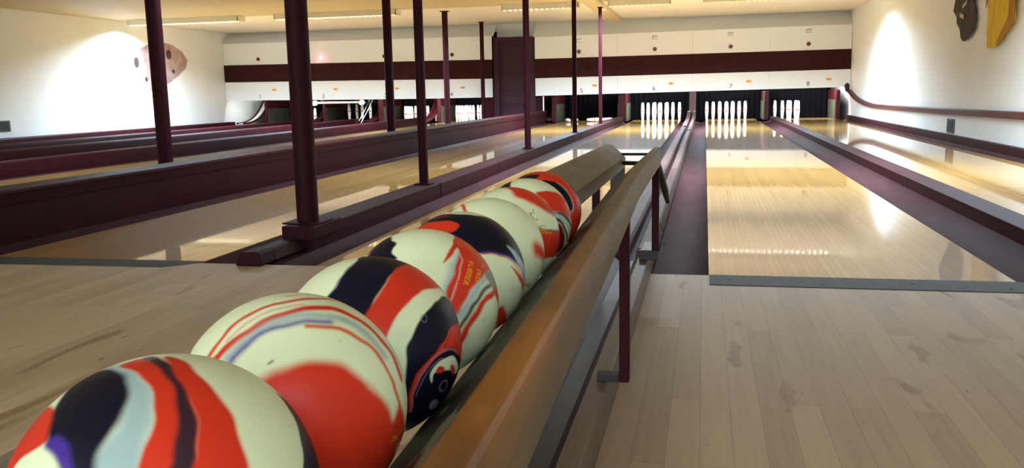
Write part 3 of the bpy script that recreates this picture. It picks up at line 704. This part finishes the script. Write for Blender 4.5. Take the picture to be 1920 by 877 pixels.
# legs
def leg(x, y, w, d, z0, z1, nm='leg', bracket=0):
    o = box(x-w/2, x+w/2, y-d/2, y+d/2, z0, z1).build(nm, M['maroon_dark'], rk, bevel=.003)
    if bracket: box(min(x, x+bracket), max(x, x+bracket), y-.008, y+.014, z0, z0+.05).build('foot_bracket', M['rod'], o)
leg(XC(1.72)+.087, 1.72, .020, .028, .132, ZCc(1.72)-.060)
leg(XC(3.02)+.090, 3.02, .024, .026, .165, ZCc(3.02)-.060)
leg(XC(3.0)-.085, 2.78, .024, .026, .1, ZCc(3.0)-.08)
leg(XC(1.6)-.085, 1.5, .024, .026, .1, ZCc(1.5)-.08)
leg(XC(0)-.085, -.3, .024, .026, .1, ZCc(0)-.08); leg(XC(0)+.085, -.3, .024, .026, .1, ZCc(0)-.08)
for yy in (-.3, 1.5, 2.78): box(-.395, -.335, yy-.014, yy+.014, .098, .112).build('cross_foot', M['rod'], rk)
box(-.205, XC(1.72)+.078, 1.71, 1.73, .131, .15).build('foot_bracket', M['rod'], rk, bevel=.002)
box(-.215, XC(3.02)+.100, 3.01, 3.035, .131, .166).build('foot_bracket', M['rod'], rk, bevel=.002)
MB().tube([(XC(3.2)-.09, 3.32, .475), (XC(3.2)+.085, 3.10, .49)], .005, 8).build('cross_rod', M['rod'], rk, smooth=True)
MB().tube([(XC(3.2)-.09, 3.22, .452), (XC(3.2)+.075, 3.04, .462)], .008, 8).build('cross_rod', M['rod'], rk, smooth=True)
MB().tube([(XC(3.1)+.088, 3.10, .475), (-.135, 3.16, .36), (-.125, 3.20, .31)], [.010, .013, .008], 8).build('end_brace', M['rod'], rk, smooth=True)
box(XC(3.4)-.10, XC(3.4)-.045, 3.38, 3.40, .33, .46).build('end_plate', M['rod'], rk)
MB().tube([(XC(3.02)+.105, 3.02, .26), (XC(3.02)+.118, 3.02, .23), (XC(3.02)+.108, 3.02, .195), (XC(3.02)+.125, 3.02, .185), (XC(3.02)+.128, 3.02, .195), (XC(3.02)+.108, 3.02, .197)], .0018, 6).build('wire', M['rod'], rk, smooth=True)

# ------------------------------------------------------------------ balls
COL = {'W': (.76, .755, .45), 'R': (.66, .035, .012), 'K': (.007, .006, .014), 'L': (.36, .44, .40), 'P': (.065, .025, .24), 'Q': (.66, .36, .27), 'G': (.20, .21, .14),
       'O': (.68, .10, .025), 'D': (.042, .016, .022), 'U': (.62, .33, .01), 'M': (.25, .17, .22), 'E': (.20, .008, .008)}
def catmull(p, closed, k=6):
    p = np.array(p, float); n = len(p); out = []
    rng = range(n) if closed else range(n-1)
    for i in rng:
        a, b, c, d = (p[(i-1) % n], p[i], p[(i+1) % n], p[(i+2) % n]) if closed else (p[max(i-1, 0)], p[i], p[i+1], p[min(i+2, n-1)])
        for t in np.arange(k)/k:
            out.append(.5*((2*b)+(c-a)*t+(2*a-5*b+4*c-d)*t*t+(3*b-a-3*c+d)*t**3))
    if not closed: out.append(p[-1])
    return np.array(out)
def dist_poly(q, poly, closed):
    d = np.full(len(q), 1e9); inside = np.zeros(len(q), bool); n = len(poly)
    for i in range(n if closed else n-1):
        a, b = poly[i], poly[(i+1) % n]; ab = b-a; L2 = (ab**2).sum()+1e-12
        t = np.clip(((q-a)@ab)/L2, 0, 1); e = q-a-t[:, None]*ab
        d = np.minimum(d, (e**2).sum(1))
        if closed:
            c = ((a[1] > q[:, 1]) != (b[1] > q[:, 1]))
            with np.errstate(divide='ignore', invalid='ignore'):
                xi = (b[0]-a[0])*(q[:, 1]-a[1])/(b[1]-a[1]+1e-15)+a[0]
            inside ^= (c & (q[:, 0] < xi))
    d = np.sqrt(d); return np.where(inside, d, -d) if closed else d
R_BALL = .057
def frame(P):
    a = (Vector(EYE)-Vector(P)).normalized(); r = Vector((0, 0, 1)).cross(a).normalized(); return a, r, a.cross(r)
BL = ['nearest ball, cream with a big black patch and curved red bands', 'second nearest ball, cream with thin red and blue arcs over a big red patch',
      'third ball from the front: black, red and cream diagonal bands with a swirled eye', 'fourth ball from the front: cream with a red panel carrying yellow lettering',
      'fifth ball from the front: cream with a broad black arc and a red patch', 'sixth ball from the front: nearly all cream with one soft red blotch',
      'seventh ball from the front: cream with a red top edge and a red lower half', 'eighth ball from the front: cream cap, red band and pale blue crescent',
      'farthest ball: red with black outer and inner rings']
def make_ball(k, P, base, layers):
    a, rt, up = frame(P)
    nt, nph = (150, 420) if k < 3 else (110, 300) if k < 5 else (80, 220)
    th = np.concatenate([np.linspace(0, PI*.53, nt), np.linspace(PI*.53, PI, nt//4)[1:]])[1:-1]
    ph = np.arange(nph)*2*PI/nph
    T, F = np.meshgrid(th, ph, indexing='ij'); T = T.ravel(); F = F.ravel()
    T = np.concatenate([[0.0], T, [PI]]); F = np.concatenate([[0.0], F, [0.0]])
    A, Rv, U = np.array(a), np.array(rt), np.array(up)
    V = R_BALL*(np.cos(T)[:, None]*A+np.sin(T)[:, None]*(np.cos(F)[:, None]*Rv+np.sin(F)[:, None]*U))
    m = len(th); fs = []
    for i in range(nph): j = (i+1) % nph; fs.append((0, 1+i, 1+j)); fs.append((1+m*nph, 1+(m-1)*nph+j, 1+(m-1)*nph+i))
    for r in range(m-1):
        b = 1+r*nph
        for i in range(nph): j = (i+1) % nph; fs.append((b+i, b+nph+i, b+nph+j, b+j))
    me = bpy.data.meshes.new('bowling_ball'); me.from_pydata(V.tolist(), [], fs); me.materials.append(M['ball'])
    me.polygons.foreach_set('use_smooth', np.ones(len(me.polygons), bool))
    q = np.stack([T*np.cos(F), T*np.sin(F)], 1)
    wob = .006*np.stack([np.sin(q[:, 1]*23+k)+.5*np.sin(q[:, 0]*41), np.sin(q[:, 0]*19+2*k)+.5*np.sin(q[:, 1]*37)], 1)
    qq = q+wob
    col = np.tile(np.array(COL[base]), (len(q), 1))
    for kind, c, w, soft, pts in layers:
        pl = catmull([(x/1000, y/1000) for x, y in pts], kind == 'p')
        if kind == 'p': d = dist_poly(qq, pl, True)
        else: d = w/1000-dist_poly(qq, pl, False)
        s = max(soft*1.5/1000, .004); al = np.clip(d/(s)*.5+.5, 0, 1); al = al*al*(3-2*al)
        col = col*(1-al[:, None])+np.array(COL[c])*al[:, None]
    # far hemisphere: simple swirl of the same rubber colours
    back = np.clip((T-PI*.56)/.15, 0, 1); sw = np.sin(3*V[:, 0]/R_BALL+2.2*np.sin(2.5*V[:, 2]/R_BALL+k)+k)
    bc = np.where((sw > .45)[:, None], np.array(COL['R']), np.where((sw < -.6)[:, None], np.array(COL['K']), np.array(COL['W'])))
    col = col*(1-back[:, None])+bc*back[:, None]
    ca = me.color_attributes.new('col', 'FLOAT_COLOR', 'POINT')
    ca.data.foreach_set('color', np.concatenate([col, np.ones((len(col), 1))], 1).astype(np.float32).ravel())
    o = bpy.data.objects.new('bowling_ball', me); C.objects.link(o); o.location = P
    tag(o, BL[k], 'bowling ball', 'small swirled rubber balls on the rack')
    return o, (a, rt, up)
def ball_text(o, fr, txt, size, u0, v0, ang, curve, m):
    """raised lettering wrapped on the ball; (u0, v0) azimuthal position, ang = reading direction"""
    a, rt, up = fr; vs, f = text_mb(txt, size, .0)
    ca, sa = math.cos(ang), math.sin(ang); W = []
    for x, y, z in vs:
        x /= R_BALL; y /= R_BALL; y += curve*x*x
        u = u0+ca*x-sa*y; v = v0+sa*x+ca*y; t = math.hypot(u, v); p = math.atan2(v, u)
        W.append((a*math.cos(t)+(rt*math.cos(p)+up*math.sin(p))*math.sin(t))*(R_BALL*1.003))
    me = bpy.data.meshes.new('lettering'); me.from_pydata([tuple(w) for w in W], [], f); me.materials.append(m)
    l = bpy.data.objects.new('lettering', me); C.objects.link(l); l.parent = o
    return l
M['gold'] = mat('gold_ink', (.75, .42, .01), .45)
BALLS=[
 ((-0.1962,0.277,0.563),'W',[
  ('p','R',0,13,[(-739,863),(-701,672),(-726,554),(-959,526),(-1104,443),(-1337,568),(-1152,910),(-979,1053)]),
  ('p','L',0,54,[(-449,1371),(-185,1118),(-67,895),(-22,712),(-24,563),(-66,424),(-146,198),(-417,256),(-371,408),(-248,556),(-240,823)]),
  ('p','K',0,23,[(-394,1225),(-226,996),(-184,810),(-210,618),(-285,498),(-352,393),(-396,235),(-537,251),(-607,396),(-710,516),(-717,591),(-730,709),(-742,896),(-717,1227),(-575,1323)]),
  ('p','P',0,20,[(-727,514),(-687,571),(-621,572),(-557,489),(-504,308),(-537,267),(-599,386)]),
  ('p','R',0,13,[(-277,1202),(-98,1258),(87,999),(136,829),(150,637),(122,415),(90,276),(53,130),(-156,170),(-111,300),(-66,420),(-31,564),(-43,755),(-113,942)]),
  ('p','D',0,17,[(-98,1258),(-3,1272),(101,1068),(162,927),(195,746),(217,565),(221,412),(193,263),(162,111),(14,138),(56,285),(86,449),(102,644),(80,837),(13,1016)]),
  ('p','R',0,17,[(73,1232),(204,1119),(266,920),(353,726),(421,560),(448,413),(463,269),(466,62),(144,114),(178,265),(206,414),(200,567),(175,703),(127,878)]),
  ('p','K',0,10,[(988,807),(1015,717),(1046,559),(1032,374),(987,150),(1002,-5),(1492,-47),(1415,255),(1337,506),(1233,734)]),
 ]),
 ((-0.2005,0.391,0.5607),'W',[
  ('s','D',20,13,[(-1137,612),(-1149,887),(-1020,1042),(-837,1213),(-619,1327)]),
  ('s','R',24,17,[(-734,532),(-584,751),(-399,921),(-141,1028),(118,1087),(426,1170),(787,1258),(1049,1066),(1259,782),(1402,407)]),
  ('s','R',39,17,[(-655,489),(-405,670),(-145,809),(101,896),(316,944),(543,922),(772,804),(958,633),(1113,427),(1186,171)]),
  ('s','Q',11,13,[(-564,643),(-345,831),(-97,940),(161,985)]),
  ('s','L',39,43,[(-537,462),(-329,640),(-144,741),(95,812),(345,813),(612,746),(792,587),(923,414)]),
  ('s','P',20,30,[(-509,416),(-326,589),(-167,677),(18,718),(184,739),(372,736)]),
  ('s','O',24,17,[(153,677),(370,670),(571,605),(755,482),(898,296),(1002,81),(1085,-143),(1138,-354)]),
  ('p','R',0,39,[(-280,178),(-194,253),(-67,299),(63,330),(200,338),(342,330),(446,284),(574,177),(742,36),(871,-107),(956,-232),(1038,-121),(1156,-180),(1360,-521),(1128,-603),(1146,-1055),(3,-617),(-53,-157)]),
  ('s','R',11,13,[(-17,1213),(105,1212)]),
  ('s','U',9,7,[(959,-460),(1103,-430),(1151,-395)]),
  ('s','U',7,5,[(966,-405),(1082,-486)]),
  ('s','G',11,9,[(-174,352),(-144,371)]),
 ]),
 ((-0.2032,0.505,0.558),'W',[
  ('s','P',11,22,[(-999,948),(-761,1289),(-414,1450)]),
  ('p','K',0,14,[(-102,1381),(101,1496),(366,1449),(741,1320),(369,942),(184,691),(59,474),(-48,270),(-237,342),(-472,550),(-376,705),(-273,943),(-163,1137)]),
  ('s','P',5,11,[(-438,606),(-377,721),(-274,955),(-151,1169)]),
  ('p','R',0,14,[(340,937),(510,1108),(741,1305),(926,1204),(1101,1037),(1217,875),(667,641),(438,459),(294,317),(175,136),(98,-9),(-79,162),(-46,332),(59,474),(184,691)]),
  ('p','K',0,11,[(1029,637),(1346,648),(1438,466),(1506,156),(1546,-364),(1417,-858),(1046,-1325),(547,-1470),(316,-680),(348,-303),(353,-81),(421,80),(515,227),(665,380)]),
  ('p','R',0,11,[(1054,190),(1480,263),(1523,-106),(1481,-447),(1444,-378),(1163,-168),(940,-98),(777,-141),(630,-245),(516,-361),(447,-533),(431,-788),(395,-778),(386,-588),(433,-385),(560,-230),(721,-111),(866,21)]),
  ('s','K',5,5,[(1010,119),(882,-30),(860,-60),(986,-82),(1162,-81),(1074,22)]),
  ('s','M',8,8,[(426,-804),(430,-576),(497,-383),(609,-248),(761,-127),(951,-93),(1144,-166)]),
  ('s','M',5,5,[(477,-587),(538,-402),(660,-273),(803,-181)]),
  ('p','W',0,7,[(667,-465),(636,-381),(677,-300),(754,-237),(859,-193),(1012,-193),(1159,-272),(1259,-404),(1145,-454),(1012,-382),(912,-347),(794,-339),(703,-355),(676,-401)]),
  ('p','R',0,5,[(718,-338),(764,-282),(845,-288),(869,-332),(797,-366),(728,-359)]),
  ('p','R',0,5,[(997,-301),(1087,-332),(1134,-427),(1075,-451),(997,-372)]),
  ('s','M',8,7,[(892,-477),(963,-527),(959,-622),(879,-626),(820,-561),(843,-486),(892,-477)]),
  ('p','M',0,8,[(708,-839),(709,-748),(801,-741),(890,-830),(849,-914),(759,-906)]),
  ('s','M',4,4,[(596,319),(627,295),(628,252),(597,233),(559,257),(558,299),(596,319)]),
 ]),
 ((-0.207,0.624,0.5568),'W',[
  ('p','K',0,10,[(-618,1384),(-482,1064),(-385,937),(-414,836),(-419,743),(-352,619),(-552,657),(-974,885),(-1049,1132),(-816,1303)]),
  ('s','R',16,13,[(-927,858),(-950,1167),(-818,1285)]),
  ('p','L',0,59,[(564,764),(595,668),(382,180),(285,-86),(221,50),(307,321),(436,646)]),
  ('p','R',0,9,[(657,1342),(782,1273),(577,885),(415,662),(290,525),(277,541),(366,705),(484,925)]),
  ('p','R',0,20,[(740,1315),(905,1221),(1098,1072),(1261,865),(1370,670),(1069,473),(765,253),(619,115),(504,-64),(418,-162),(299,-53),(272,108),(379,322),(482,579),(556,731),(543,902)]),
  ('s','Q',10,10,[(546,689),(560,588),(524,481),(472,338),(404,173),(322,-8)]),
  ('s','L',46,40,[(1429,530),(923,313),(700,122),(542,-87),(456,-179)]),
  ('s','K',30,26,[(1449,413),(932,182),(718,-10),(582,-175),(458,-335),(408,-449)]),
  ('s','R',49,20,[(1485,242),(938,37),(744,-144),(587,-336),(485,-540)]),
  ('p','R',0,20,[(1140,204),(1485,347),(1553,131),(1516,-289),(1375,-91)]),
  ('p','G',0,26,[(990,438),(1373,608),(1467,349),(1228,193),(1058,285)]),
  ('s','U',5,7,[(583,1001),(599,892),(652,870)]),
  ('s','U',5,7,[(736,975),(821,895),(930,795),(950,671)]),
  ('s','U',5,7,[(668,974),(761,897),(827,745)]),
  ('s','U',5,7,[(1028,800),(1003,600),(933,541)]),
  ('s','U',4,7,[(1109,328),(1146,222),(1168,161)]),
 ]),
 ((-0.2104,0.743,0.5539),'W',[
  ('p','K',0,12,[(-1052,1078),(-807,1292),(-533,1402),(-157,1248),(130,1190),(430,1196),(791,1276),(1061,1066),(1267,809),(1419,526),(1527,146),(1538,-351),(1227,-33),(1075,141),(914,239),(714,300),(495,324),(252,327),(-27,452),(-282,663)]),
  ('s','P',16,23,[(336,337),(515,334),(737,302),(946,232),(1101,132)]),
  ('s','R',8,12,[(318,320),(512,312),(711,277),(884,209),(1053,71),(1231,-140),(1457,-475)]),
  ('p','R',0,12,[(-903,1004),(-734,1115),(-514,1043),(-291,999),(-131,953),(-19,872),(-38,784),(-143,691),(-331,714),(-580,719)]),
  ('s','R',8,12,[(-949,1174),(-772,1294),(-471,1202),(-225,1158)]),
  ('s','R',8,12,[(488,1232),(790,1297),(1035,1114)]),
  ('p','L',0,9,[(812,487),(892,479),(1036,429),(1174,298),(1506,85),(1545,-228),(1229,-1),(1038,199),(918,368)]),
  ('p','R',0,19,[(845,115),(953,79),(1103,-29),(1320,-205),(1477,-475),(1191,-244),(1009,-45)]),
  ('p','R',0,31,[(578,-704),(725,-574),(1015,-1199),(820,-1371)]),
 ]),
 ((-0.2136,0.86,0.5521),'W',[
  ('s','R',40,18,[(-694,1471),(-650,1276),(-455,871)]),
  ('s','R',11,13,[(646,1097),(830,1260),(887,1229)]),
  ('p','R',0,72,[(891,187),(1077,200),(1279,78),(1509,-257),(1145,-138),(905,-57)]),
  ('s','R',27,45,[(715,-650),(856,-720)]),
 ]),
 ((-0.2168,0.976,0.5504),'W',[
  ('p','R',0,51,[(-280,1555),(140,1565),(607,1430),(1009,1165),(1314,757),(1437,509),(972,542),(662,652),(413,760),(180,865),(67,1012),(33,1162)]),
  ('p','R',0,20,[(528,130),(682,132),(914,115),(1590,98),(1594,-256),(1442,-563),(803,-516),(472,-416),(463,-83)]),
  ('s','K',15,15,[(567,164),(724,133),(914,115),(1590,114)]),
  ('s','K',6,6,[(422,441),(508,547),(497,559),(510,472)]),
  ('s','K',6,6,[(403,488),(531,331),(595,335),(560,367)]),
  ('s','K',5,6,[(631,165),(648,211),(731,214),(771,169)]),
  ('s','U',8,8,[(653,98),(706,65),(677,43),(750,88),(809,66),(777,42),(860,90),(909,42),(968,79)]),
 ]),
 ((-0.2201,1.093,0.5486),'W',[
  ('p','K',0,17,[(-1024,1233),(-540,1452),(-435,1018),(-503,788),(-745,764)]),
  ('p','R',0,17,[(212,715),(514,802),(776,835),(1047,819),(1402,640),(1579,290),(1607,-69),(1322,69),(944,212),(731,265),(568,282),(402,521)]),
  ('p','K',0,28,[(509,229),(715,264),(966,213),(1225,66),(1544,-249),(1324,-142),(953,116),(723,186)]),
  ('s','L',40,23,[(563,218),(754,162),(968,20),(1200,-209),(1432,-609)]),
  ('s','K',40,23,[(584,108),(796,34),(948,-130),(1114,-384),(1324,-790)]),
  ('p','E',0,23,[(567,23),(795,-44),(933,-211),(1027,-461),(1022,-762),(791,-873),(502,-279)]),
 ]),
 ((-0.2232,1.208,0.5469),'R',[
  ('s','K',126,25,[(-964,1200),(-560,1433),(-59,1527),(441,1460),(891,1222),(1124,741),(1485,361),(1565,-179)]),
  ('p','K',0,25,[(-698,1187),(-355,1175),(-49,1136),(-47,1019),(-196,914),(-425,868)]),
  ('s','L',19,19,[(470,795),(660,644),(818,419),(905,181),(831,-24),(738,-50)]),
  ('p','K',0,15,[(70,856),(275,848),(483,778),(656,626),(798,416),(862,179),(812,19),(687,6),(408,219),(90,641)]),
  ('s','G',31,25,[(1223,188),(1518,-180),(1429,-578),(1103,-1074)]),
 ]),
]
for k, (P, base, layers) in enumerate(BALLS):
    o, fr_ = make_ball(k, P, base, layers)
    if k == 3:
        ball_text(o, fr_, 'RUBBER', .0068, .645, .41, math.radians(-114), -.25, M['gold'])
        ball_text(o, fr_, 'PRO', .0068, .80, .37, math.radians(-112), -.2, M['gold'])
    if k == 6:
        ball_text(o, fr_, 'RUBBER', .0042, .66, .14, math.radians(-12), 0, M['gold'])
